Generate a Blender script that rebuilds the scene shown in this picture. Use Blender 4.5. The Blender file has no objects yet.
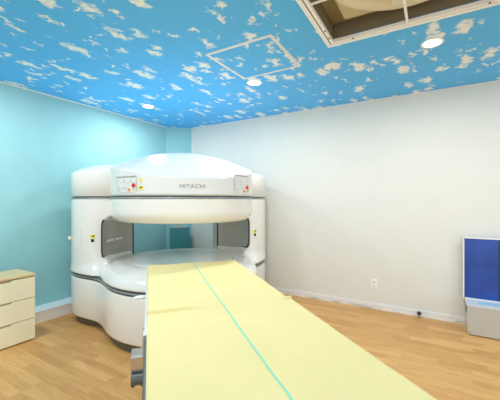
import bpy, bmesh, math, random
import numpy as np
from mathutils import Vector, Matrix

random.seed(7)
PI = math.pi
C = bpy.context.scene.collection
scene = bpy.context.scene

# ------------------------------------------------------------------ materials
def mat(name, col, rough=0.5, metal=0.0, var=0.03, scale=6.0, bump=0.0, bscale=60.0, coat=0.0, emit=None, spec=0.5):
    m = bpy.data.materials.new(name)
    m.use_nodes = True
    nt = m.node_tree
    b = nt.nodes['Principled BSDF']
    tc = nt.nodes.new('ShaderNodeTexCoord')
    n = nt.nodes.new('ShaderNodeTexNoise')
    n.inputs['Scale'].default_value = scale
    n.inputs['Detail'].default_value = 3
    nt.links.new(tc.outputs['Object'], n.inputs['Vector'])
    r = nt.nodes.new('ShaderNodeValToRGB')
    lo = [max(0, c * (1 - var)) for c in col]
    hi = [min(1, c * (1 + var)) for c in col]
    r.color_ramp.elements[0].position = 0.3
    r.color_ramp.elements[1].position = 0.7
    r.color_ramp.elements[0].color = (*lo, 1)
    r.color_ramp.elements[1].color = (*hi, 1)
    nt.links.new(n.outputs['Fac'], r.inputs['Fac'])
    nt.links.new(r.outputs['Color'], b.inputs['Base Color'])
    b.inputs['Roughness'].default_value = rough
    b.inputs['Metallic'].default_value = metal
    b.inputs['Specular IOR Level'].default_value = spec
    b.inputs['Coat Weight'].default_value = coat
    b.inputs['Coat Roughness'].default_value = 0.08
    if emit:
        b.inputs['Emission Color'].default_value = (*emit[0], 1)
        b.inputs['Emission Strength'].default_value = emit[1]
    if bump:
        n2 = nt.nodes.new('ShaderNodeTexNoise')
        n2.inputs['Scale'].default_value = bscale
        n2.inputs['Detail'].default_value = 4
        nt.links.new(tc.outputs['Object'], n2.inputs['Vector'])
        bp = nt.nodes.new('ShaderNodeBump')
        bp.inputs['Strength'].default_value = bump
        bp.inputs['Distance'].default_value = 0.01
        nt.links.new(n2.outputs['Fac'], bp.inputs['Height'])
        nt.links.new(bp.outputs['Normal'], b.inputs['Normal'])
    return m

def srgb(r, g, b):
    f = lambda c: (c / 255 / 12.92) if c / 255 <= 0.04045 else ((c / 255 + 0.055) / 1.055) ** 2.4
    return (f(r), f(g), f(b))

def math_node(nt, op, a, b=None, clamp=False):
    n = nt.nodes.new('ShaderNodeMath')
    n.operation = op
    n.use_clamp = clamp
    for i, v in enumerate((a, b)):
        if v is None: continue
        if isinstance(v, (int, float)): n.inputs[i].default_value = v
        else: nt.links.new(v, n.inputs[i])
    return n.outputs[0]

def sky_paper():
    m = bpy.data.materials.new('cloud_wallpaper')
    m.use_nodes = True
    nt = m.node_tree
    b = nt.nodes['Principled BSDF']
    tc = nt.nodes.new('ShaderNodeTexCoord')
    # ragged outlines: wobble the coordinates
    nz = nt.nodes.new('ShaderNodeTexNoise')
    nz.inputs['Scale'].default_value = 12
    nz.inputs['Detail'].default_value = 4
    nz.inputs['Roughness'].default_value = 0.6
    nt.links.new(tc.outputs['Object'], nz.inputs['Vector'])
    sub = nt.nodes.new('ShaderNodeVectorMath'); sub.operation = 'SUBTRACT'
    nt.links.new(nz.outputs['Color'], sub.inputs[0]); sub.inputs[1].default_value = (0.5, 0.5, 0.5)
    sc = nt.nodes.new('ShaderNodeVectorMath'); sc.operation = 'SCALE'
    nt.links.new(sub.outputs[0], sc.inputs[0]); sc.inputs['Scale'].default_value = 0.22
    add = nt.nodes.new('ShaderNodeVectorMath'); add.operation = 'ADD'
    nt.links.new(tc.outputs['Object'], add.inputs[0]); nt.links.new(sc.outputs[0], add.inputs[1])
    masks = []
    for scale, off, rmin, rmax in ((4.3, 0.0, -0.06, 0.40), (8.0, 3.7, -0.26, 0.32)):
        mp = nt.nodes.new('ShaderNodeMapping')
        mp.inputs['Location'].default_value = (off, off * 1.7, 0)
        mp.inputs['Rotation'].default_value = (0, 0, 0.18)
        mp.inputs['Scale'].default_value = (1.5, 0.72, 0.0)
        nt.links.new(add.outputs[0], mp.inputs['Vector'])
        v = nt.nodes.new('ShaderNodeTexVoronoi')
        v.voronoi_dimensions = '2D'
        v.inputs['Scale'].default_value = scale
        v.inputs['Randomness'].default_value = 0.85
        nt.links.new(mp.outputs[0], v.inputs['Vector'])
        sep = nt.nodes.new('ShaderNodeSeparateColor')
        nt.links.new(v.outputs['Color'], sep.inputs[0])
        rad = math_node(nt, 'ADD', math_node(nt, 'MULTIPLY', sep.outputs[0], rmax - rmin), rmin)
        d = math_node(nt, 'SUBTRACT', rad, v.outputs['Distance'])
        masks.append(math_node(nt, 'MULTIPLY', d, 7.0, True))
    mk = math_node(nt, 'MAXIMUM', masks[0], masks[1])
    # thin the inside of each cloud a little
    n2 = nt.nodes.new('ShaderNodeTexNoise')
    n2.inputs['Scale'].default_value = 30
    n2.inputs['Detail'].default_value = 3
    nt.links.new(tc.outputs['Object'], n2.inputs['Vector'])
    thin = math_node(nt, 'ADD', math_node(nt, 'MULTIPLY', n2.outputs['Fac'], 1.4), 0.15, True)
    mk = math_node(nt, 'MULTIPLY', mk, thin)
    mix = nt.nodes.new('ShaderNodeMix'); mix.data_type = 'RGBA'
    nt.links.new(mk, mix.inputs['Factor'])
    mix.inputs['A'].default_value = (*SKY_BLUE, 1)
    mix.inputs['B'].default_value = (*CLOUD, 1)
    nt.links.new(mix.outputs['Result'], b.inputs['Base Color'])
    b.inputs['Roughness'].default_value = 0.55
    b.inputs['Specular IOR Level'].default_value = 0.25
    return m

def wood_floor():
    m = bpy.data.materials.new('oak_plank_floor')
    m.use_nodes = True
    nt = m.node_tree
    b = nt.nodes['Principled BSDF']
    tc = nt.nodes.new('ShaderNodeTexCoord')
    # every row of planks is shifted by its own random amount
    sp = nt.nodes.new('ShaderNodeSeparateXYZ'); nt.links.new(tc.outputs['Object'], sp.inputs[0])
    row = math_node(nt, 'FLOOR', math_node(nt, 'DIVIDE', sp.outputs[1], 0.072))
    wn = nt.nodes.new('ShaderNodeTexWhiteNoise'); wn.noise_dimensions = '1D'
    nt.links.new(row, wn.inputs['W'])
    cb_ = nt.nodes.new('ShaderNodeCombineXYZ')
    nt.links.new(math_node(nt, 'ADD', sp.outputs[0], math_node(nt, 'MULTIPLY', wn.outputs['Value'], 3.0)), cb_.inputs[0])
    nt.links.new(sp.outputs[1], cb_.inputs[1])
    br = nt.nodes.new('ShaderNodeTexBrick')
    br.offset = 0.0
    br.inputs['Scale'].default_value = 1.0
    br.inputs['Brick Width'].default_value = 0.48
    br.inputs['Row Height'].default_value = 0.072
    br.inputs['Mortar Size'].default_value = 0.0006
    br.inputs['Mortar Smooth'].default_value = 0.5
    br.inputs['Color1'].default_value = (*srgb(228, 180, 114), 1)
    br.inputs['Color2'].default_value = (*srgb(208, 155, 92), 1)
    br.inputs['Mortar'].default_value = (*srgb(190, 142, 88), 1)
    nt.links.new(cb_.outputs[0], br.inputs['Vector'])
    mp = nt.nodes.new('ShaderNodeMapping')
    mp.inputs['Scale'].default_value = (2.0, 26.0, 1.0)
    nt.links.new(tc.outputs['Object'], mp.inputs['Vector'])
    n = nt.nodes.new('ShaderNodeTexNoise')
    n.inputs['Scale'].default_value = 2.2
    n.inputs['Detail'].default_value = 5
    n.inputs['Distortion'].default_value = 0.6
    nt.links.new(mp.outputs[0], n.inputs['Vector'])
    r = nt.nodes.new('ShaderNodeValToRGB')
    r.color_ramp.elements[0].position = 0.25; r.color_ramp.elements[0].color = (0.72, 0.68, 0.62, 1)
    r.color_ramp.elements[1].position = 0.7; r.color_ramp.elements[1].color = (1.06, 1.05, 1.03, 1)
    nt.links.new(n.outputs['Fac'], r.inputs['Fac'])
    mx = nt.nodes.new('ShaderNodeMix'); mx.data_type = 'RGBA'; mx.blend_type = 'MULTIPLY'
    mx.inputs['Factor'].default_value = 0.75
    nt.links.new(br.outputs['Color'], mx.inputs['A'])
    nt.links.new(r.outputs['Color'], mx.inputs['B'])
    nt.links.new(mx.outputs['Result'], b.inputs['Base Color'])
    b.inputs['Roughness'].default_value = 0.42
    b.inputs['Specular IOR Level'].default_value = 0.35
    return m

SKY_BLUE = srgb(92, 190, 255)
CLOUD = srgb(250, 252, 246)
def patchy_skirting():
    m = mat('patchy_white_skirting', srgb(238, 238, 236), 0.4, var=0.015)
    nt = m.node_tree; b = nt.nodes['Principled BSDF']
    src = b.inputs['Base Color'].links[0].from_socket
    tc = nt.nodes.new('ShaderNodeTexCoord')
    sp = nt.nodes.new('ShaderNodeSeparateXYZ'); nt.links.new(tc.outputs['Object'], sp.inputs[0])
    mp = nt.nodes.new('ShaderNodeMapping'); mp.inputs['Scale'].default_value = (2.2, 0, 9)
    nt.links.new(tc.outputs['Object'], mp.inputs['Vector'])
    n = nt.nodes.new('ShaderNodeTexNoise'); n.inputs['Scale'].default_value = 1.6; n.inputs['Detail'].default_value = 4
    nt.links.new(mp.outputs[0], n.inputs['Vector'])
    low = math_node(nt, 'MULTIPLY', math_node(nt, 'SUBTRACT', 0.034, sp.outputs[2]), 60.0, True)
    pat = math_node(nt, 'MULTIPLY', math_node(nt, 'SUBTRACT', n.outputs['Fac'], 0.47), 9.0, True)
    k = math_node(nt, 'MULTIPLY', math_node(nt, 'MULTIPLY', low, pat), 0.5)  # uneven grey patches mixed into the lower edge
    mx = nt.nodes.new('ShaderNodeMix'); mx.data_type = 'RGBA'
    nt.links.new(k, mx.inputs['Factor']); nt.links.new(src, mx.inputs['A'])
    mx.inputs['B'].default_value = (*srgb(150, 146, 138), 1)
    nt.links.new(mx.outputs['Result'], b.inputs['Base Color'])
    return m

M = dict(
    sky=sky_paper(),
    floor=wood_floor(),
    teal=mat('teal_wallpaper', srgb(155, 207, 211), 0.7, var=0.02, bump=0.12, bscale=140, spec=0.25),
    teal_dark=mat('dark_teal_laminate', srgb(62, 140, 146), 0.35, var=0.05),
    white_wall=mat('white_wallpaper', srgb(231, 231, 223), 0.75, var=0.01, bump=0.12, bscale=140, spec=0.2),
    skirting=mat('white_skirting', srgb(238, 238, 236), 0.4, var=0.015),
    ledge=mat('pale_ledge', srgb(250, 249, 246), 0.45, var=0.015),
    ledge_top=mat('pale_ledge_top', srgb(246, 250, 251), 0.35, var=0.015),
    shell=mat('white_gloss_moulding', srgb(234, 232, 225), 0.22, var=0.008, coat=0.35),
    dome=mat('white_gloss_dome', srgb(224, 226, 224), 0.25, var=0.008, coat=0.25),
    band=mat('dark_rubber_band', srgb(88, 96, 98), 0.4, var=0.06),
    rail=mat('silver_rail', srgb(158, 162, 162), 0.42, 0.5, var=0.03),
    plinth=mat('charcoal_plinth', srgb(92, 84, 72), 0.45, var=0.05),
    greymetal=mat('brushed_grey_panel', srgb(190, 186, 176), 0.32, 0.35, var=0.05, scale=3),
    gasket=mat('dark_gasket', srgb(70, 70, 68), 0.5, var=0.05),
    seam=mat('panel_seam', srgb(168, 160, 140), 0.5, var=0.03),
    faint=mat('faint_seam', srgb(206, 205, 198), 0.5, var=0.02),
    letter=mat('grey_lettering', srgb(150, 152, 154), 0.5, var=0.02),
    letter_pale_glow=mat('pale_glow_lettering', srgb(250, 250, 248), 0.5, var=0.02, emit=((1, 1, 1), 0.15)),  # faint glow added to brighten the lettering, which has no lamp
    red=mat('red_plastic', srgb(214, 40, 34), 0.35, var=0.04),
    orange=mat('orange_plastic', srgb(240, 150, 40), 0.4, var=0.04),
    yellow=mat('yellow_sticker', srgb(238, 228, 30), 0.5, var=0.03),
    black=mat('black_plastic', srgb(26, 26, 28), 0.4, var=0.1),
    btn=mat('pale_button', srgb(206, 208, 206), 0.45, var=0.03),
    white_label=mat('white_sticker', srgb(244, 244, 242), 0.5, var=0.01),
    sheet=mat('yellow_paper_sheet', srgb(235, 219, 158), 0.8, var=0.02, scale=4, bump=0.06, bscale=22, spec=0.15),
    stripe=mat('turquoise_stripe', srgb(138, 222, 196), 0.8, var=0.02, spec=0.15),
    table=mat('white_table_moulding', srgb(236, 237, 238), 0.35, var=0.01),
    table_dark=mat('dark_grey_rail', srgb(92, 94, 94), 0.4, 0.3, var=0.06),
    steel=mat('stainless_steel', srgb(196, 192, 186), 0.25, 0.9, var=0.06, scale=12),
    cream=mat('cream_laminate', srgb(246, 240, 206), 0.45, var=0.012),
    birch=mat('birch_top', srgb(226, 198, 146), 0.45, var=0.06, scale=10),
    dark_gap=mat('dark_gap', srgb(66, 62, 52), 0.7, var=0.05),
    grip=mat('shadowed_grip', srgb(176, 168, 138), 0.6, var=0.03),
    alu=mat('white_aluminium', srgb(248, 246, 242), 0.35, 0.1, var=0.02),
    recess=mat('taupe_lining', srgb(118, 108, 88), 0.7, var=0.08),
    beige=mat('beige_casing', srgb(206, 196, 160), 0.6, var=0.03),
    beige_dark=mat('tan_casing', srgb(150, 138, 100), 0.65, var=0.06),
    cream_ring=mat('cream_bellmouth', srgb(226, 218, 188), 0.5, var=0.02),
    lamp=mat('lit_diffuser', (1, 1, 1), 0.5, var=0.0, emit=((1.0, 0.98, 0.95), 14)),
    blue=mat('deep_blue_panel', srgb(18, 70, 156), 0.25, var=0.22, scale=4.5, coat=0.25),
    green=mat('dark_green_strip', srgb(16, 60, 44), 0.3, var=0.1),
    frame_white=mat('white_frame', srgb(240, 240, 238), 0.35, var=0.01),
    box_grey=mat('pale_grey_metal', srgb(196, 194, 186), 0.4, 0.15, var=0.02),
    box_top=mat('light_grey_top', srgb(214, 218, 222), 0.35, var=0.02),
    label_blue=mat('pale_blue_label', srgb(170, 204, 238), 0.5, var=0.02),
    plastic_white=mat('white_plastic', srgb(244, 244, 240), 0.35, var=0.01),
    plastic_cream=mat('cream_plastic', srgb(240, 230, 206), 0.4, var=0.01),
    slot=mat('outlet_slot', srgb(120, 118, 112), 0.6, var=0.03),
)

# ------------------------------------------------------------------ helpers
def obj(name, bm, m, parent=None, loc=None, rotz=None, smooth=False, bevel=0.0):
    me = bpy.data.meshes.new(name)
    bmesh.ops.recalc_face_normals(bm, faces=bm.faces)
    bm.to_mesh(me); bm.free()
    o = bpy.data.objects.new(name, me)
    C.objects.link(o)
    for x in (m if isinstance(m, (list, tuple)) else [m]):
        me.materials.append(x)
    if parent: o.parent = parent
    if loc is not None: o.location = loc
    if rotz is not None: o.rotation_euler = (0, 0, rotz)
    if smooth:
        for p in me.polygons: p.use_smooth = True
    if bevel:
        md = o.modifiers.new('bevel', 'BEVEL')
        md.width = bevel; md.segments = 3; md.limit_method = 'ANGLE'
    return o

def tag(o, label=None, cat=None, group=None, kind=None):
    if label: o['label'] = label
    if cat: o['category'] = cat
    if group: o['group'] = group
    if kind: o['kind'] = kind
    return o

def thing(name, label, cat, loc=(0, 0, 0), rotz=0.0, group=None):
    o = bpy.data.objects.new(name, None)
    o.empty_display_size = 0.1
    C.objects.link(o)
    o.location = loc; o.rotation_euler = (0, 0, rotz)
    return tag(o, label, cat, group)

def box(bm, x0, x1, y0, y1, z0, z1, mi=0):
    v = [bm.verts.new(p) for p in ((x0,y0,z0),(x1,y0,z0),(x1,y1,z0),(x0,y1,z0),(x0,y0,z1),(x1,y0,z1),(x1,y1,z1),(x0,y1,z1))]
    for f in ((0,3,2,1),(4,5,6,7),(0,1,5,4),(1,2,6,5),(2,3,7,6),(3,0,4,7)):
        bm.faces.new([v[i] for i in f]).material_index = mi
    return bm

def B(*a, **k):
    return box(bmesh.new(), *a, **k)

def lathe(profile, n=48, cx=0, cy=0):
    """profile: list of (r, z); r==0 ends close to a point"""
    bm = bmesh.new()
    rings = []
    for r, z in profile:
        if r < 1e-6: rings.append([bm.verts.new((cx, cy, z))])
        else: rings.append([bm.verts.new((cx + r * math.cos(2*PI*i/n), cy + r * math.sin(2*PI*i/n), z)) for i in range(n)])
    for a, b in zip(rings, rings[1:]):
        for i in range(n):
            j = (i + 1) % n
            if len(a) == 1 and len(b) == 1: continue
            if len(a) == 1: bm.faces.new((a[0], b[i], b[j]))
            elif len(b) == 1: bm.faces.new((a[i], a[j], b[0]))
            else: bm.faces.new((a[i], a[j], b[j], b[i]))
    return bm

def loft(rings, cap0=True, cap1=True):
    bm = bmesh.new()
    vs = [[bm.verts.new(p) for p in r] for r in rings]
    n = len(vs[0])
    for a, b in zip(vs, vs[1:]):
        for i in range(n):
            j = (i + 1) % n
            bm.faces.new((a[i], a[j], b[j], b[i]))
    if cap0: bm.faces.new(vs[0][::-1])
    if cap1: bm.faces.new(vs[-1])
    return bm

def frame_bm(s0, s1, t0, t1, w, z0, z1):
    bm = bmesh.new()
    box(bm, s0, s1, t0, t0 + w, z0, z1); box(bm, s0, s1, t1 - w, t1, z0, z1)
    box(bm, s0, s0 + w, t0 + w, t1 - w, z0, z1); box(bm, s1 - w, s1, t0 + w, t1 - w, z0, z1)
    return bm

# ------------------------------------------------------------------ camera
F = 308.0
cam = bpy.data.cameras.new('camera')
cam.sensor_width = 36; cam.lens = F / 500 * 36
cam.clip_start = 0.05
co = bpy.data.objects.new('camera', cam); C.objects.link(co)
co.location = (0, 0, 1.3); co.rotation_euler = (PI / 2, 0, 0)
scene.camera = co

# ------------------------------------------------------------------ room shell
# room frame: x runs along the white wall to the right, y runs along the teal wall to the back
RR = math.atan2(-0.509, 0.861)
ROT = Matrix.Rotation(RR, 4, 'Z')
def W(s, t, z=0.0): return ROT @ Vector((s, t, z))
H = 2.5
SL, TW = -3.765, 3.93
CL, CW = (SL, 3.655), (-3.445, TW)      # ends of the chamfered corner
S1, T0 = 4.2, -2.2

def shell(name, bm, m): return tag(obj(name, bm, m, rotz=RR), kind='structure')

shell('floor', B(SL - 0.1, S1, T0, TW + 0.1, -0.1, 0), M['floor'])
AS0, AS1, AT0, AT1 = -0.645, 0.445, 1.245, 2.330     # hole for the air conditioner
bm = bmesh.new()
for a in ((SL - .1, AS0, T0, TW + .1), (AS1, S1, T0, TW + .1), (AS0, AS1, T0, AT0), (AS0, AS1, AT1, TW + .1)):
    box(bm, *a, H, H + 0.02)
shell('ceiling', bm, M['sky'])
shell('wall_left', B(SL - 0.1, SL, T0, CL[1], 0, H), M['teal'])
shell('wall_back', B(CW[0], S1, TW, TW + 0.1, 0, H), M['white_wall'])
bm = bmesh.new()
pts = [CL, CW, (CW[0], TW + .1), (SL - .1, TW + .1), (SL - .1, CL[1])]
lo = [bm.verts.new((*p, 0)) for p in pts]; hi = [bm.verts.new((*p, H)) for p in pts]
for i in range(5):
    j = (i + 1) % 5
    bm.faces.new((lo[i], lo[j], hi[j], hi[i]))
bm.faces.new(lo); bm.faces.new(hi)
shell('wall_corner', bm, M['teal'])
# thin white mouldings
bm = B(SL, SL + 0.012, T0, CL[1], H - 0.012, H)
shell('trim_1', bm, M['skirting'])
shell('trim_2', B(CW[0], S1, TW - 0.012, TW, H - 0.012, H), M['skirting'])
shell('trim_3', B(CW[0] - 0.005, CW[0] + 0.03, TW - 0.012, TW + .001, 0, H), M['skirting'])
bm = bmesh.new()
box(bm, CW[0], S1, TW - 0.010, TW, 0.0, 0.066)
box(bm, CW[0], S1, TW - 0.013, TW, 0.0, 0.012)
shell('baseboard_back', bm, patchy_skirting())
bm = B(SL, SL + 0.19, T0, 3.45, 0, 0.112)
shell('baseboard_left', bm, M['ledge'])
shell('trim_4', B(SL, SL + 0.20, T0, 3.45, 0.112, 0.126), M['ledge_top'])

# ------------------------------------------------------------------ scanner
GP = Vector((-0.698, 3.276, 0)); GA = math.radians(20.6)
sc_ = thing('open_scanner', 'large white open magnetic scanner with domed top standing across the room corner', 'scanner', GP, GA)

def smin(a, b, k):
    h = np.clip(0.5 + 0.5 * (b - a) / k, 0, 1)
    return b * (1 - h) + a * h - k * h * (1 - h)
def smax(a, b, k): return -smin(-a, -b, k)
LU, LV, LR = 0.758, 0.57, 0.388
def lobes2(u, v, r=LR): return np.hypot(np.abs(u) - LU, v - LV) - r
def capsule2(u, v, r): return np.hypot(np.maximum(np.abs(u) - LU, 0), v - LV) - r
def plan_low(u, v): return smin(smin(np.hypot(u, v) - 0.775, lobes2(u, v), 0.40), capsule2(u, v, 0.30), 0.05)
def plan_cap(u, v): return capsule2(u, v, LR)

def outline(f, off, origin=(0, 0.2), n=220):
    th = np.linspace(0, 2 * PI, n, endpoint=False)
    cs, sn = np.cos(th), np.sin(th)
    lo_ = np.zeros(n); hi_ = np.full(n, 2.5)
    # outermost crossing: scan then bisect
    rs = np.linspace(0, 2.2, 900)
    d = f(origin[0] + rs[None] * cs[:, None], origin[1] + rs[None] * sn[:, None]) - off
    inside = d < 0
    last = np.array([np.nonzero(r)[0].max() for r in inside])
    lo_ = rs[last]; hi_ = rs[np.minimum(last + 1, 899)]
    for _ in range(30):
        mid = (lo_ + hi_) / 2
        dm = f(origin[0] + mid * cs, origin[1] + mid * sn) - off
        lo_ = np.where(dm < 0, mid, lo_); hi_ = np.where(dm < 0, hi_, mid)
    return [(origin[0] + r * c, origin[1] + r * s) for r, c, s in zip(lo_, cs, sn)]

def plan_loft(f, prof, **k):
    return loft([[(x, y, z) for x, y in outline(f, off, **k)] for z, off in prof])

obj('base_plinth', plan_loft(plan_low, [(0, -0.055), (0.085, -0.05)]), M['plinth'], sc_, smooth=False)
o = obj('lower_shell', plan_loft(plan_low, [(0.080, -0.04), (0.083, -0.02), (0.092, -0.006), (0.11, 0), (0.30, 0), (0.475, 0), (0.485, -0.003), (0.490, -0.012)]), M['shell'], sc_, smooth=True)
o = obj('lower_band', plan_loft(plan_low, [(0.486, -0.016), (0.538, -0.016)]), M['band'], sc_, smooth=True)
obj('band_rail', plan_loft(plan_low, [(0.505, -0.012), (0.507, -0.002), (0.517, -0.002), (0.519, -0.012)]), M['rail'], o, smooth=True)

# white middle body: lower pole, two columns and upper pole run into each other
RC, BU = 0.82, 0.52
def rcyl(q0, q1, r): return np.hypot(np.maximum(q0, 0), np.maximum(q1, 0)) + np.minimum(np.maximum(q0, q1), 0) - r
def body(u, v, z):
    rho = np.hypot(u, v)
    r = 0.23 - 0.14 * np.clip((v + 0.25) / 0.5, 0, 1)      # soft shoulder in front, tighter behind
    low = rcyl(rho - 0.785 + r, z - 0.680 + r, r)
    up = rcyl(rho - 0.722 + 0.10, 1.092 + 0.10 - z, 0.10)
    # the gap side of each column flares into the poles above and below
    e = np.maximum(np.maximum(z - 1.02, 0.77 - z), 0) / 0.12
    rc = RC - 0.12 * (1 - np.sqrt(np.maximum(0, 1 - np.minimum(e, 1) ** 2)))
    col = smax(smax(lobes2(u, v), rc - rho, 0.03), BU - np.abs(u), 0.03)
    out = np.clip((rho - 0.79) / 0.12, 0, 1)
    kk = 0.04 + (0.20 + 0.18 * np.clip((0.66 - z) / 0.12, 0, 1)) * out
    ku = 0.06 + 0.07 * out
    foot = rcyl(plan_low(u, v) + 0.090, z - 0.612 + 0.075, 0.075)     # shoulder carried over from the lower shell
    d = smin(smin(smin(low, col, kk), foot, 0.06), up, 0.0001)
    d = smin(d, smin(up, col, ku), 0.0001)
    return np.maximum(d, np.maximum(0.541 - z, z - 1.312))

def surface_nets(f, lo, hi, h):
    ax = [np.arange(l, u + h, h) for l, u in zip(lo, hi)]
    X, Y, Z = np.meshgrid(*ax, indexing='ij')
    D = f(X, Y, Z)
    nx, ny, nz = D.shape
    sgn = D < 0
    acc = np.zeros((nx - 1, ny - 1, nz - 1, 3)); cnt = np.zeros((nx - 1, ny - 1, nz - 1))
    corners = [(i, j, k) for i in (0, 1) for j in (0, 1) for k in (0, 1)]
    sl = lambda c: tuple(slice(o_, n_ - 1 + o_) for o_, n_ in zip(c, (nx, ny, nz)))
    for a in corners:
        for b in corners:
            if sum(abs(p - q) for p, q in zip(a, b)) != 1 or a > b: continue
            da, db = D[sl(a)], D[sl(b)]
            cr = (da < 0) != (db < 0)
            t = np.where(cr, da / np.where(da == db, 1, da - db), 0)
            for k in range(3):
                acc[..., k] += np.where(cr, a[k] + t * (b[k] - a[k]), 0)
            cnt += cr
    ok = cnt > 0
    idx = -np.ones(ok.shape, int); idx[ok] = np.arange(ok.sum())
    ii = np.argwhere(ok)
    V = (ii + acc[ok] / cnt[ok][:, None]) * h + np.array(lo)
    # pull the points onto the surface
    for _ in range(2):
        e = 1e-4
        d0 = f(*V.T)
        g = np.stack([(f(*(V + np.eye(3)[k] * e).T) - d0) / e for k in range(3)], 1)
        step = d0[:, None] * g / np.maximum((g * g).sum(1), 0.25)[:, None]
        V = V - np.clip(step, -h * 0.4, h * 0.4)
    faces = []
    for axis in range(3):
        o1, o2 = [k for k in range(3) if k != axis]
        s0 = [slice(0, n_) for n_ in (nx, ny, nz)]; s1 = list(s0)
        s0[axis] = slice(0, -1); s1[axis] = slice(1, None)
        cr = np.argwhere(sgn[tuple(s0)] != sgn[tuple(s1)])
        for c in cr:
            if c[o1] == 0 or c[o2] == 0: continue
            q = []
            for da, db in ((0, 0), (1, 0), (1, 1), (0, 1)):
                e = c.copy(); e[o1] -= da; e[o2] -= db
                if (e >= np.array(idx.shape)).any(): q = None; break
                q.append(idx[tuple(e)])
            if q is None or -1 in q: continue
            faces.append(q)
    return V, faces

V, Fc = surface_nets(body, (-1.2003, -0.8503, 0.5003), (1.2, 0.95, 1.345), 0.015)
me = bpy.data.meshes.new('main_body')
me.from_pydata(V.tolist(), [], [list(map(int, q)) for q in Fc]); me.validate()
bm = bmesh.new(); bm.from_mesh(me); bpy.data.meshes.remove(me)
obj('main_body', bm, M['shell'], sc_, smooth=True)

# upper band: runs round the upper pole and the columns
def plan_up(u, v): return smin(smin(np.hypot(u, v) - 0.722, lobes2(u, v), 0.015), capsule2(u, v, 0.30), 0.02)
o = obj('upper_band', plan_loft(plan_up, [(1.308, -0.012), (1.352, -0.012)], n=360), M['band'], sc_, smooth=True)
obj('band_rail', plan_loft(plan_up, [(1.308, -0.010), (1.310, 0.002), (1.322, 0.002), (1.324, -0.010)], n=360), M['rail'], o, smooth=True)
obj('column_cap', plan_loft(plan_cap, [(1.338, -0.006), (1.342, 0.0), (1.575, 0), (1.590, -0.004), (1.600, -0.014), (1.625, -0.06), (1.655, -0.14), (1.68, -0.22), (1.695, -0.31)], origin=(0, LV), n=300), M['shell'], sc_, smooth=True)
# domed cover over the upper pole: a drum cut by a shallow dome
def dome_z(u, v): return 1.790 - 0.337 * u * u - 0.575 * v * v
bm = bmesh.new()
nth, rings = 128, []
RD = 0.722
for rr in np.linspace(0, RD - 0.012, 22)[1:]:
    rings.append([bm.verts.new((rr * math.cos(2*PI*i/nth), rr * math.sin(2*PI*i/nth), dome_z(rr * math.cos(2*PI*i/nth), rr * math.sin(2*PI*i/nth)))) for i in range(nth)])
for dr, dz in ((-0.004, -0.006), (0, -0.014), (0, -0.020), (0, -0.05)):
    rings.append([bm.verts.new(((RD+dr) * math.cos(2*PI*i/nth), (RD+dr) * math.sin(2*PI*i/nth), dome_z(RD * math.cos(2*PI*i/nth), RD * math.sin(2*PI*i/nth)) + dz)) for i in range(nth)])
for zz in (1.40, 1.36, 1.343):
    rings.append([bm.verts.new((RD * math.cos(2*PI*i/nth), RD * math.sin(2*PI*i/nth), zz)) for i in range(nth)])
rings.append([bm.verts.new(((RD-.01) * math.cos(2*PI*i/nth), (RD-.01) * math.sin(2*PI*i/nth), 1.338)) for i in range(nth)])
top = bm.verts.new((0, 0, 1.790))
for i in range(nth):
    bm.faces.new((top, rings[0][i], rings[0][(i+1) % nth]))
for a, b in zip(rings, rings[1:]):
    for i in range(nth):
        bm.faces.new((a[i], a[(i+1) % nth], b[(i+1) % nth], b[i]))
o = obj('dome_cover', bm, M['dome'], sc_, smooth=True)

def patch(cx, cy, R, th0, th1, z0, z1, cr=0.0, off=0.0, ns=24, nt=16, corners='lbrt', surf=False, z0b=None):
    """curved patch on a cylinder; cr rounds the four corners"""
    bm = bmesh.new()
    a0, a1 = math.radians(th0), math.radians(th1)
    Rr = R + off
    L = abs(a1 - a0) * R
    rows = []
    zs = [0.5 - 0.5 * math.cos(PI * k / nt) for k in range(nt + 1)] if cr else [k / nt for k in range(nt + 1)]
    for f in zs:
        z = z0 + (z1 - z0) * f
        ins = 0.0
        dz = min(z - z0, z1 - z)
        if cr and dz < cr: ins = cr - math.sqrt(max(0, cr * cr - (cr - dz) ** 2))
        ra, rb = (ins / L if 'l' in corners else 0), 1 - (ins / L if 'r' in corners else 0)
        row = []
        for i in range(ns + 1):
            a = a0 + (a1 - a0) * (ra + (rb - ra) * i / ns)
            row.append(bm.verts.new((cx + Rr * math.cos(a), cy + Rr * math.sin(a), z)))
        rows.append(row)
    for p, q in zip(rows, rows[1:]):
        for i in range(ns):
            bm.faces.new((p[i], p[i+1], q[i+1], q[i]))
    if z0b is not None:       # lower edge sinks toward the far end
        for p in rows:
            for i, vv in enumerate(p):
                vv.co.z += (z0b - z0) * i / ns * (z1 - vv.co.z) / (z1 - z0)
    if surf:                  # lie on the moulded body, which bulges a little past the plain cylinder
        for vv in bm.verts:
            a = math.atan2(vv.co.y - cy, vv.co.x - cx)
            rr = R + 0.20
            for _ in range(24):
                d = float(body(np.array([cx + rr * math.cos(a)]), np.array([cy + rr * math.sin(a)]), np.array([vv.co.z]))[0])
                rr -= d * 0.8
                if abs(d) < 1e-4: break
            vv.co.x = cx + (rr + off) * math.cos(a); vv.co.y = cy + (rr + off) * math.sin(a)
    return bm

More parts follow.
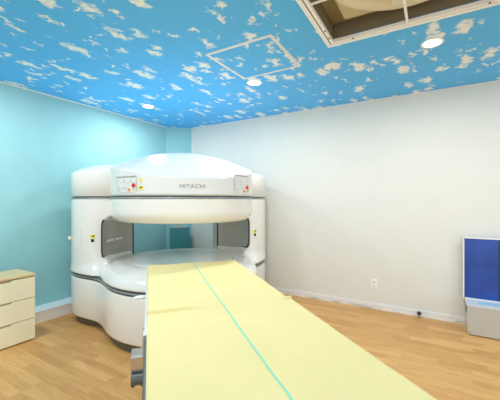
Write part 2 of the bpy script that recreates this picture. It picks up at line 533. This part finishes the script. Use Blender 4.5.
def text_on_cylinder(name, text, m, parent, R, th_mid, width, height, z0, concave=False, off=0.002, spacing=1.0, bold=0.0):
    cu = bpy.data.curves.new(name, 'FONT')
    cu.body = text; cu.size = 1.0; cu.space_character = spacing
    cu.resolution_u = 3; cu.offset = bold
    tmp = bpy.data.objects.new(name + '_tmp', cu)
    C.objects.link(tmp)
    bpy.context.view_layer.update()
    me = bpy.data.meshes.new_from_object(tmp.evaluated_get(bpy.context.evaluated_depsgraph_get()))
    bpy.data.objects.remove(tmp); bpy.data.curves.remove(cu)
    bm = bmesh.new(); bm.from_mesh(me); bpy.data.meshes.remove(me)
    xs = [v.co.x for v in bm.verts]; ys = [v.co.y for v in bm.verts]
    x0, x1, y0, y1 = min(xs), max(xs), min(ys), max(ys)
    for v in bm.verts:
        x = ((v.co.x - x0) / (x1 - x0) - 0.5) * width
        z = z0 + (v.co.y - y0) / (y1 - y0) * height
        a = math.radians(th_mid) + (-x / R if concave else x / R)
        rr = R + (-off if concave else off)
        v.co = (rr * math.cos(a), rr * math.sin(a), z)
    return obj(name, bm, m, parent)

# maker's name on the front of the cover
text_on_cylinder('nameplate_lettering', 'HITACHI', M['letter'], o, RD, -93.1, 0.215, 0.035, 1.399, spacing=1.15, bold=0.012)

# control panels
def disc_on(cx, cy, R, th, z, r, m, name, parent, h=0.012):
    a = math.radians(th)
    bm = lathe([(0, 0), (r, 0), (r, h * 0.7), (r * 0.8, h), (0, h)], n=20)
    mt = Matrix.Translation((cx + R * math.cos(a), cy + R * math.sin(a), z)) @ Matrix.Rotation(a, 4, 'Z') @ Matrix.Rotation(PI / 2, 4, 'Y')
    bmesh.ops.transform(bm, matrix=mt, verts=bm.verts)
    return obj(name, bm, m, parent, smooth=False)

def control_panel(t0, t1, z0, z1, red, org, buttons):
    p = obj('control_panel', patch(0, 0, RD, t0, t1, z0, z1, cr=0.018, off=0.003), M['dome'], o)
    p['label'] = 'control panel with red and orange buttons'
    w = 180 / PI / RD
    # outline: shaded lip along the top and the sides
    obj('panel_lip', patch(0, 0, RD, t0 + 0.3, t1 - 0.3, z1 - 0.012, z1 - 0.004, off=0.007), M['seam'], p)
    obj('panel_seam', patch(0, 0, RD, t0, t0 + 0.004 * w, z0 + 0.012, z1 - 0.015, off=0.005, ns=3), M['faint'], p)
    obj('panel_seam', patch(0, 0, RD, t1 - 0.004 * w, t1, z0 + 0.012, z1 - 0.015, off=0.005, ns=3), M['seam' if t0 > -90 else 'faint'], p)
    obj('panel_seam', patch(0, 0, RD, t0 + 0.5, t1 - 0.5, z0 + 0.080, z0 + 0.083, off=0.005), M['faint'], p)
    disc_on(0, 0, RD, red[0], red[1], 0.017, M['red'], 'emergency_button', p, 0.018)
    disc_on(0, 0, RD, org[0], org[1], 0.013, M['orange'], 'orange_button', p, 0.012)
    for bt, bz in buttons:
        disc_on(0, 0, RD, bt, bz, 0.0075, M['btn'], 'round_button', p, 0.010)
    return p
DT = 3.0
lbut = [(-152.5, 1.418), (-154.0, 1.400), (-151.0, 1.400), (-152.5, 1.382), (-147.0, 1.410), (-144.5, 1.410), (-147, 1.398), (-137.6, 1.392), (-146, 1.47), (-139.5, 1.47)]
lbut = [(t + DT, z) for t, z in lbut]
control_panel(-156.2 + DT, -134.6 + DT, 1.365, 1.508, (-136.8 + DT, 1.424), (-141.2 + DT, 1.388), lbut)
rbut = [(-60.5, 1.424), (-61.6, 1.400), (-59.4, 1.400), (-60.5, 1.380), (-55.5, 1.412), (-53.8, 1.412), (-47.2, 1.385), (-57, 1.48)]
rbut = [(t + DT, z) for t, z in rbut]
control_panel(-63.5 + DT, -44.6 + DT, 1.362, 1.535, (-46.6 + DT, 1.4215), (-51.4 + DT, 1.384), rbut)
# warning stickers beside the left panel and near the right one
def sticker(cx, cy, R, th, z, w, h, tri=False, low='black'):
    sf = R < 0.5
    ww = w / R * 180 / PI
    if tri:
        a = math.radians(th)
        bm = bmesh.new()
        pts = [(-w/2, h/2), (w/2, h/2), (w*.12, -h/2), (-w*.12, -h/2)]
        vs = [bm.verts.new((cx + (R+.003)*math.cos(a + x/R), cy + (R+.003)*math.sin(a + x/R), z + y)) for x, y in pts]
        bm.faces.new(vs)
        return obj('warning_sticker', bm, M['yellow'], sc_)
    s = obj('warning_sticker', patch(cx, cy, R, th - ww*.58, th + ww*.58, z - h*.56, z + h*.56, off=0.002, surf=sf, ns=6, nt=4), M['white_label'], sc_)
    obj('yellow_field', patch(cx, cy, R, th - ww/2, th + ww/2, z + (0 if low == 'split' else -h/2), z + h/2, off=0.0035, surf=sf, ns=6, nt=2), M['yellow'], s)
    if low == 'split':
        obj('black_symbol', patch(cx, cy, R, th - ww*.34, th + ww*.34, z - h*.44, z - h*.06, off=0.0045, surf=sf, ns=4, nt=2), M['black'], s)
        obj('black_symbol', patch(cx, cy, R, th - ww*.05, th + ww*.40, z + h*.22, z + h*.40, off=0.0045, surf=sf, ns=4, nt=2), M['black'], s)
    else:
        obj('black_symbol', patch(cx, cy, R, th - ww*.15, th + ww*.42, z + h*.02, z + h*.36, cr=0.004, off=0.0045, surf=sf, ns=6, nt=6), M['black'], s)
        obj('black_symbol', patch(cx, cy, R, th - ww*.36, th - ww*.22, z - h*.30, z - h*.10, off=0.0045, surf=sf, ns=2, nt=2), M['black'], s)
    return s
sticker(0, 0, RD, -131.6 + DT, 1.464, 0.032, 0.036, tri=True)
sticker(0, 0, RD, -131.4 + DT, 1.402, 0.044, 0.032)
sticker(0, 0, RD, -43.2 + DT, 1.392, 0.020, 0.030)
sticker(-LU, LV, LR, -111.2, 0.905, 0.048, 0.082, low='split')
sticker(LU, LV, LR, -71.0, 0.895, 0.048, 0.085, low='split')
# service hatch and hook on the left column
hb = bmesh.new()
hp = obj('service_hatch', patch(-LU, LV, LR, -157, -131, 0.79, 1.0, cr=0.012, off=0.001, surf=True), M['shell'], sc_)
for a in ((-157, -131, 0.790, 0.792), (-157, -131, 0.998, 1.000), (-131.4, -131, 0.79, 1.0), (-157, -156.6, 0.79, 1.0)):
    obj('hatch_seam', patch(-LU, LV, LR, *a, off=0.0022, surf=True, ns=8, nt=6), M['faint'], hp)
bm = lathe([(0, 0), (0.012, 0), (0.012, 0.01), (0.022, 0.012), (0.022, 0.030), (0.014, 0.034), (0, 0.034)], n=24)
a = math.radians(-165)
bmesh.ops.transform(bm, matrix=Matrix.Translation((-LU + (LR-.004) * math.cos(a), LV + (LR-.004) * math.sin(a), 0.890)) @ Matrix.Rotation(a, 4, 'Z') @ Matrix.Rotation(PI/2, 4, 'Y'), verts=bm.verts)
obj('coil_hook', bm, M['plastic_cream'], sc_, smooth=False)
# grey inner panels facing the gap
for side in (-1, 1):
    th0, th1 = (174.5, 130.5) if side < 0 else (11.5, 48.5)
    g = obj('panel_gasket', patch(0, 0, RC, th0 + side*(-1.4), th1 + side*2.0, 0.715, 1.10, z0b=0.652, cr=0.09, off=-0.012, corners='l', ns=40, nt=30), M['gasket'], sc_, smooth=True)
    p = obj('inner_panel', patch(0, 0, RC, th0, th1, 0.733, 1.085, z0b=0.672, cr=0.08, off=-0.020, corners='l', ns=40, nt=30), M['greymetal'], sc_, smooth=True)
    if side < 0:
        for word, th, wd in (('AIRIS', 158.8, 0.157), ('Vento', 146.5, 0.138)):
            text_on_cylinder('model_lettering', word, M['letter_pale_glow'], p, RC - 0.020, th, wd, 0.024, 0.858, concave=True, off=0.003, spacing=1.1, bold=0.03)
# round face plates of the two poles
obj('pole_face', lathe([(0, 0.683), (0.50, 0.683), (0.52, 0.680), (0.52, 0.66)], n=96), M['shell'], sc_, smooth=True)
obj('pole_face', lathe([(0, 1.088), (0.52, 1.088), (0.54, 1.092), (0.54, 1.10)], n=96), M['shell'], sc_, smooth=True)

# ------------------------------------------------------------------ patient table
TA = math.radians(18.15)
TP = Vector((-0.497, 2.70, 0))
tb = thing('patient_table', 'long white patient table with dark side rail running into the scanner', 'table', TP, TA)
HW = 0.377
obj('table_top', B(-HW + 0.004, HW - 0.004, -2.2, -0.004, 0.694, 0.736), M['table'], tb, bevel=0.012)
for sx in (-1, 1):
    x0, x1 = (-HW - 0.011, -HW + 0.02) if sx < 0 else (HW - 0.02, HW - 0.004)
    r = obj('side_rail', B(x0, x1, -1.36, -0.01, 0.69, 0.735), M['table'], tb, bevel=0.005)
    r2 = obj('side_rail', B(x0, x1, -2.2, -1.36, 0.64, 0.735), M['table_dark'], tb, bevel=0.005)
    r2['label'] = 'dark grey near section of the side rail'
# lever on the left side
bm = bmesh.new()
rings = []
for x, w, h in ((0.0, 0.020, 0.012), (-0.03, 0.022, 0.012), (-0.055, 0.018, 0.009), (-0.075, 0.008, 0.004)):
    rings.append([(-HW - 0.012 + x, -0.72 + w * math.cos(k * PI / 4), 0.704 + h * math.sin(k * PI / 4)) for k in range(8)])
obj('release_lever', loft(rings), M['table'], tb, smooth=True)
# steel clamp bracket on the left rail
def tl(u, v, z): return (u, v, z)
cl = obj('clamp_bracket', B(-HW - 0.066, -HW - 0.006, -1.33, -1.318, 0.510, 0.63), M['steel'], tb, bevel=0.004)
obj('top_plate', B(-HW - 0.066, -HW - 0.006, -1.33, -1.24, 0.622, 0.632), M['steel'], cl, bevel=0.003)
obj('side_plate', B(-HW - 0.018, -HW - 0.006, -1.33, -1.24, 0.510, 0.72), M['steel'], cl, bevel=0.003)
bm = lathe([(0, 0), (0.022, 0), (0.022, 0.055), (0, 0.055)], n=24)
bmesh.ops.transform(bm, matrix=Matrix.Translation((-HW - 0.064, -1.345, 0.548)) @ Matrix.Rotation(PI/2, 4, 'Y'), verts=bm.verts)
obj('clamp_roller', bm, M['table_dark'], cl, smooth=False)
for dx in (-0.056, -0.020):
    bm = lathe([(0, 0), (0.007, 0), (0.007, 0.012), (0, 0.014)], n=16)
    bmesh.ops.transform(bm, matrix=Matrix.Translation((-HW + dx, -1.33, 0.520)) @ Matrix.Rotation(PI/2, 4, 'X'), verts=bm.verts)
    obj('clamp_bolt', bm, M['gasket'], cl)
# undercarriage
obj('lift_column', B(-0.17, 0.17, -1.75, -0.75, 0.08, 0.694), M['table'], tb, bevel=0.03)
obj('base_plate', B(-0.26, 0.26, -2.0, -0.55, 0.0, 0.08), M['table_dark'], tb, bevel=0.02)

# paper sheet over the table top
def sheet_z(u, v):
    z = 0.751
    amp = max(0, min(1, (-u - 0.10) / 0.2)) + max(0, min(1, (u - 0.30) / 0.06))
    z -= 0.012 * math.exp(-((v + 1.172) / 0.006) ** 2) * amp
    if v < -1.15: z += 0.004
    e = abs(u) / HW
    z += 0.016 * math.exp(-((v + 1.16) / 0.014) ** 2) * (0.25 + 0.75 * max(0, min(1, (-u - 0.02) / 0.25)) + 0.7 * max(0, (u - 0.30) / 0.077))
    z += 0.0022 * math.sin(9 * u + 5 * v) * math.sin(4 * v - 3 * u) + 0.0012 * math.sin(23 * u - 8 * v) * math.sin(17 * v + 6 * u)
    z += 0.006 * math.exp(-((v + 0.80 + 0.5 * u) / 0.03) ** 2) * math.exp(-((u + 0.1) / 0.15) ** 2)
    z += 0.006 * math.exp(-((v + 1.32 - 0.7 * u) / 0.03) ** 2) * math.exp(-((u + 0.12) / 0.16) ** 2)
    return z
us = [-HW + 2 * HW * i / 60 for i in range(61)]
vsx = sorted(set([round(-2.21 + 0.012 * k, 4) for k in range(185)] + [0.0] + [round(-1.20 + 0.003 * k, 4) for k in range(24)]))
vsx = [v for v in vsx if v <= 0.0]
bm = bmesh.new()
rows = []
for v in vsx:
    row = []
    wid = 1.0 + (0.012 * math.exp(-((v + 1.165) / 0.02) ** 2)) + (0.004 if v < -1.16 else 0)
    # falls over the right edge, stops at the left edge
    row.append(bm.verts.new((us[0] - 0.001, v, 0.742)))
    for u in us:
        uu = u * (wid if u > 0 else 1.0)
        row.append(bm.verts.new((uu, v, sheet_z(u, v))))
    row.append(bm.verts.new((us[-1] * wid + 0.004, v, sheet_z(HW, v) - 0.008)))
    row.append(bm.verts.new((us[-1] * wid + 0.005, v, 0.735)))
    rows.append(row)
row = [bm.verts.new((p.co.x, 0.006, min(p.co.z - 0.008, 0.742))) for p in rows[-1]]
rows.append(row)
for a, b in zip(rows, rows[1:]):
    for i in range(len(a) - 1):
        bm.faces.new((a[i], a[i+1], b[i+1], b[i]))
sh = obj('paper_sheet', bm, M['sheet'], loc=TP, rotz=TA, smooth=True)
tag(sh, 'pale yellow disposable sheet covering the patient table top', 'sheet')
bm = bmesh.new()
rows = []
def stripe_u(v):
    if v >= -1.55: return 0.003 * math.sin(1.6 * v)
    return stripe_u(-1.55) + 0.005 * math.exp(-((v + 1.92) / 0.07) ** 2)
for v in vsx:
    c = stripe_u(v)
    rows.append([bm.verts.new((c - 0.0036, v, sheet_z(c, v) + 0.0012)), bm.verts.new((c + 0.0036, v, sheet_z(c, v) + 0.0012))])
for a, b in zip(rows, rows[1:]):
    bm.faces.new((a[0], a[1], b[1], b[0]))
st = obj('centre_stripe', bm, M['stripe'], sh)
st['label'] = 'thin turquoise centre line'

# ------------------------------------------------------------------ drawer cabinet (room frame, front faces the room)
cs1, ct1 = -3.197, 1.462
cw, cd, chh = 0.80, 0.353, 0.617
cb = thing('drawer_cabinet', 'low cream three-drawer cabinet with birch top beside the teal wall', 'cabinet', W(cs1, ct1), RR)
# local: x<=0 goes back to the wall, y<=0 runs toward the camera
obj('carcass', B(-cd, -0.020, -cw + 0.004, -0.004, 0.014, chh - 0.022), M['cream'], cb, bevel=0.002)
obj('plinth', B(-cd + 0.02, -0.035, -cw + 0.02, -0.02, 0.0, 0.014), M['dark_gap'], cb)
obj('cabinet_top', B(-cd, 0.004, -cw, 0.0, chh - 0.022, chh), M['birch'], cb, bevel=0.004)
dz = (chh - 0.026 - 0.012) / 3
for k in range(3):
    z0 = 0.012 + k * dz; z1 = z0 + dz - 0.005
    # drawer front with a shallow finger cut-out in its upper edge
    g0, g1 = -0.62, -0.18
    prof = [(-cw + .004, z0), (-.004, z0), (-.004, z1), (g1, z1), (g1 - 0.018, z1 - 0.014), (g0 + 0.018, z1 - 0.014), (g0, z1), (-cw + .004, z1)]
    bm = bmesh.new()
    f0 = [bm.verts.new((-0.018, y, z)) for y, z in prof]; f1 = [bm.verts.new((0.0, y, z)) for y, z in prof]
    n = len(prof)
    bm.faces.new(f0); bm.faces.new(f1)
    for i in range(n):
        bm.faces.new((f0[i], f0[(i+1) % n], f1[(i+1) % n], f1[i]))
    d = obj('drawer', bm, M['cream'], cb, bevel=0.0015)
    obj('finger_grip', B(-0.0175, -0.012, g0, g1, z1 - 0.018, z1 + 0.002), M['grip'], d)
    obj('drawer_gap', B(-0.0198, -0.0185, -cw + 0.006, -0.006, z1 - 0.004, z1 + 0.006), M['dark_gap'], d)

# ------------------------------------------------------------------ blue board and grey box by the white wall
bs0, bs1, bt0, bt1, bh = 0.293, 0.90, 3.623, 3.890, 0.29
bx = thing('equipment_box', 'pale grey low metal box with label on top, under the blue board', 'box', W(bs0, bt0), RR)
obj('casing', B(0, bs1 - bs0, 0.0, bt1 - bt0, 0.008, bh - 0.012), M['box_grey'], bx, bevel=0.004)
obj('box_lid', B(-0.003, bs1 - bs0 + 0.003, -0.003, bt1 - bt0, bh - 0.012, bh), M['box_top'], bx, bevel=0.003)
lb = obj('top_label', B(0.10, 0.33, 0.075, 0.17, bh, bh + 0.001), M['label_blue'], bx)
for k, (x, mm) in enumerate(((0.09, 'green'), (0.13, 'yellow'), (0.17, 'label_blue'), (0.21, 'yellow'), (0.25, 'green'), (0.29, 'yellow'))):
    if mm == 'label_blue': continue
    obj('label_mark', B(x + 0.012, x + 0.030, 0.040, 0.062, bh + 0.001, bh + 0.0015), M['yellow'] if mm == 'yellow' else M['btn'], lb)
vt = obj('side_vent', B(-0.002, 0.0, 0.06, 0.16, bh - 0.10, bh - 0.03), M['slot'], bx)
for k in range(4):
    obj('vent_slot', B(-0.003, -0.001, 0.068, 0.152, bh - 0.094 + k * 0.016, bh - 0.087 + k * 0.016), M['dark_gap'], vt)
for x, y in ((0.03, 0.03), (bs1 - bs0 - 0.03, 0.03), (0.03, 0.21), (bs1 - bs0 - 0.03, 0.21)):
    obj('foot', lathe([(0, 0), (0.014, 0), (0.014, 0.008), (0, 0.008)], n=16, cx=x, cy=y), M['black'], bx)
obj('screw', lathe([(0, 0), (0.006, 0), (0.006, 0.002), (0, 0.002)], n=12), M['slot'], bx, loc=(0.02, -0.001, 0.03)).rotation_euler = (PI/2, 0, 0)

bd = thing('framed_board', 'deep blue board in thin white frame standing on the pale grey box', 'board', W(0.274, 3.845, bh + 0.0015), RR)
bw, bhh = 0.61, 0.630
fb = bmesh.new()
box(fb, 0, 0.011, 0, 0.03, 0, bhh); box(fb, bw - 0.016, bw, 0, 0.03, 0, bhh)
box(fb, 0.016, bw - 0.016, 0, 0.03, bhh - 0.014, bhh); box(fb, 0.016, bw - 0.016, 0, 0.03, 0, 0.010)
obj('board_frame', fb, M['frame_white'], bd)
obj('blue_panel', B(0.011, 0.288, 0.006, 0.024, 0.010, bhh - 0.014), M['blue'], bd)
gp = obj('green_panel', B(0.288, bw - 0.016, 0.006, 0.024, 0.010, bhh - 0.014), M['green'], bd)

# ------------------------------------------------------------------ wall outlet and door stop
ol = thing('wall_outlet', 'white double power outlet low on the white wall', 'outlet', W(-0.5985, TW, 0.294), RR)
obj('cover_plate', B(-0.035, 0.035, -0.008, 0.0, -0.06, 0.06), M['plastic_white'], ol, bevel=0.003)
for z in (-0.026, 0.026):
    so = obj('socket', B(-0.018, 0.018, -0.010, -0.004, z - 0.019, z + 0.019), M['plastic_white'], ol, bevel=0.002)
    for x in (-0.007, 0.007):
        obj('socket_slot', B(x - 0.0018, x + 0.0018, -0.0108, -0.0095, z - 0.008, z + 0.008), M['dark_gap'], so)
ds = thing('door_stop', 'small black-capped metal door stop on floor by the white wall', 'door stop', W(-0.123, 3.885), RR)
obj('stem', lathe([(0, 0), (0.020, 0), (0.020, 0.006), (0.009, 0.010), (0.009, 0.035), (0, 0.035)], n=24), M['steel'], ds, smooth=False)
obj('rubber_cap', lathe([(0, 0.032), (0.014, 0.032), (0.021, 0.040), (0.021, 0.055), (0.016, 0.062), (0, 0.063)], n=24), M['black'], ds, smooth=False)

# ------------------------------------------------------------------ dark teal box behind the scanner
cx = thing('corner_box', 'dark teal box with grey top in the far corner, seen through the scanner gap', 'box', W(-3.475, 3.668), RR + math.atan2(0.275, 0.32))
obj('box_body', B(-0.15, 0.15, -0.07, 0.07, 0, 0.86), M['teal_dark'], cx, bevel=0.004)
obj('box_top', B(-0.115, 0.115, -0.075, 0.075, 0.86, 0.885), M['box_grey'], cx, bevel=0.004)

# ------------------------------------------------------------------ ceiling fittings
def dup(root, loc, label):
    r = root.copy(); C.objects.link(r); r.location = loc; r['label'] = label
    for ch in list(root.children):
        c = ch.copy(); C.objects.link(c); c.parent = r
    return r
dl = thing('downlight', 'lit round ceiling downlight above the scanner, nearest the teal wall', 'downlight', W(-3.13, 2.735, H), RR, 'ceiling downlights')
obj('trim_ring', lathe([(0.058, 0.0), (0.060, -0.004), (0.076, -0.006), (0.080, -0.002), (0.080, 0.0)], n=48), M['plastic_white'], dl, smooth=True)
obj('diffuser', lathe([(0.0, -0.003), (0.059, -0.003)], n=48), M['lamp'], dl, smooth=True)
spots = [(-1.565, 'lit round ceiling downlight beside the square ceiling hatch'), (0.0, 'lit round ceiling downlight beyond the air conditioner opening')]
for s, l in spots: dup(dl, W(s, 2.735, H), l)
LP = [(-3.13, 2.735), (-1.565, 2.735), (0.0, 2.735), (1.565, 2.735), (-3.13, 0.95), (-1.565, 0.95), (1.565, 0.95), (-1.565, -0.8), (0.3, -0.8)]
for s, t in LP:
    ld = bpy.data.lights.new('downlight_lamp', 'AREA')
    ld.shape = 'DISK'; ld.size = 0.115; ld.energy = 14.0; ld.color = (1.0, 0.985, 0.96)
    lo_ = bpy.data.objects.new('downlight_lamp', ld); C.objects.link(lo_)
    lo_.location = W(s, t, H - 0.012)

ht = thing('ceiling_hatch', 'square access hatch papered with clouds in a white ceiling frame', 'hatch', W(-1.305, 2.296, H), RR)
obj('hatch_frame', frame_bm(-0.302, 0.302, -0.302, 0.302, 0.009, -0.006, 0), M['alu'], ht)
obj('inner_frame', frame_bm(-0.288, 0.288, -0.288, 0.288, 0.009, -0.006, 0), M['alu'], ht)
obj('frame_gap', frame_bm(-0.293, 0.293, -0.293, 0.293, 0.005, -0.002, 0), M['slot'], ht)
pn = obj('hatch_panel', B(-0.279, 0.279, -0.279, 0.279, -0.004, 0.0), M['sky'], ht)

sd = thing('smoke_detector', 'small round cream detector on the ceiling between two downlights', 'detector', W(-0.772, 2.748, H), RR)
obj('detector_body', lathe([(0.068, 0), (0.066, -0.010), (0.052, -0.014), (0.030, -0.016), (0.028, -0.024), (0.018, -0.028), (0, -0.028)], n=48), M['plastic_white'], sd, smooth=True)
obj('sensor_hole', lathe([(0, -0.0285), (0.012, -0.0285), (0.012, -0.026)], n=24), M['slot'], sd)

ac = thing('air_conditioner', 'open ceiling cassette air conditioner, beige inside, in a white frame', 'air conditioner', W(-0.10, 1.7875, H), RR)
hx, hy = (AS1 - AS0) / 2, (AT1 - AT0) / 2
obj('ceiling_frame', frame_bm(-hx - 0.055, hx + 0.055, -hy - 0.055, hy + 0.055, 0.030, -0.012, 0.0), M['alu'], ac, bevel=0.003)
obj('inner_frame', frame_bm(-hx - 0.018, hx + 0.018, -hy - 0.018, hy + 0.018, 0.020, -0.010, 0.015), M['alu'], ac, bevel=0.002)
obj('frame_gap', frame_bm(-hx - 0.026, hx + 0.026, -hy - 0.026, hy + 0.026, 0.009, -0.004, 0.0), M['dark_gap'], ac)
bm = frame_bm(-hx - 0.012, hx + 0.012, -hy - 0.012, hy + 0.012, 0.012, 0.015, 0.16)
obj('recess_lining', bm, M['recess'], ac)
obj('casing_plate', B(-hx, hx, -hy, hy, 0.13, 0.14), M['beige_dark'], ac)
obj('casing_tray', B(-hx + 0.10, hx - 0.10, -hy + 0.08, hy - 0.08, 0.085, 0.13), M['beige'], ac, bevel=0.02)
obj('bell_mouth', lathe([(0.46, 0.09), (0.455, 0.06), (0.44, 0.045), (0.39, 0.045), (0.36, 0.055), (0.33, 0.085)], n=72), M['cream_ring'], ac, smooth=True)
obj('fan_hub', lathe([(0.33, 0.084), (0.20, 0.080), (0.16, 0.060), (0, 0.055)], n=48), M['beige_dark'], ac, smooth=True)
obj('drain_cover', B(-0.12, 0.22, 0.22, 0.38, 0.036, 0.05), M['cream_ring'], ac, bevel=0.006)
obj('grille_bar', B(-0.052, -0.036, -hy, hy, -0.006, 0.004), M['alu'], ac)
obj('grille_bar', B(-hx, hx, 0.036, 0.050, 0.006, 0.014), M['alu'], ac)
for sx, sy in ((-hx - 0.006, 0.35), (-hx - 0.006, 0.46), (-0.40, hy + 0.006), (0.40, hy + 0.006)):
    obj('frame_screw', lathe([(0, -0.014), (0.007, -0.013), (0.007, -0.008)], n=12, cx=sx, cy=sy), M['gasket'], ac)

# ------------------------------------------------------------------ light
w = bpy.data.worlds.new('world'); scene.world = w
w.use_nodes = True
bg = w.node_tree.nodes['Background']
bg.inputs['Color'].default_value = (0.985, 1.0, 1.015, 1)
bg.inputs['Strength'].default_value = 1.3
scene.view_settings.view_transform = 'Standard'
scene.view_settings.look = 'None'
scene.view_settings.exposure = 0.0
scene.cycles.max_bounces = 8
scene.cycles.diffuse_bounces = 5
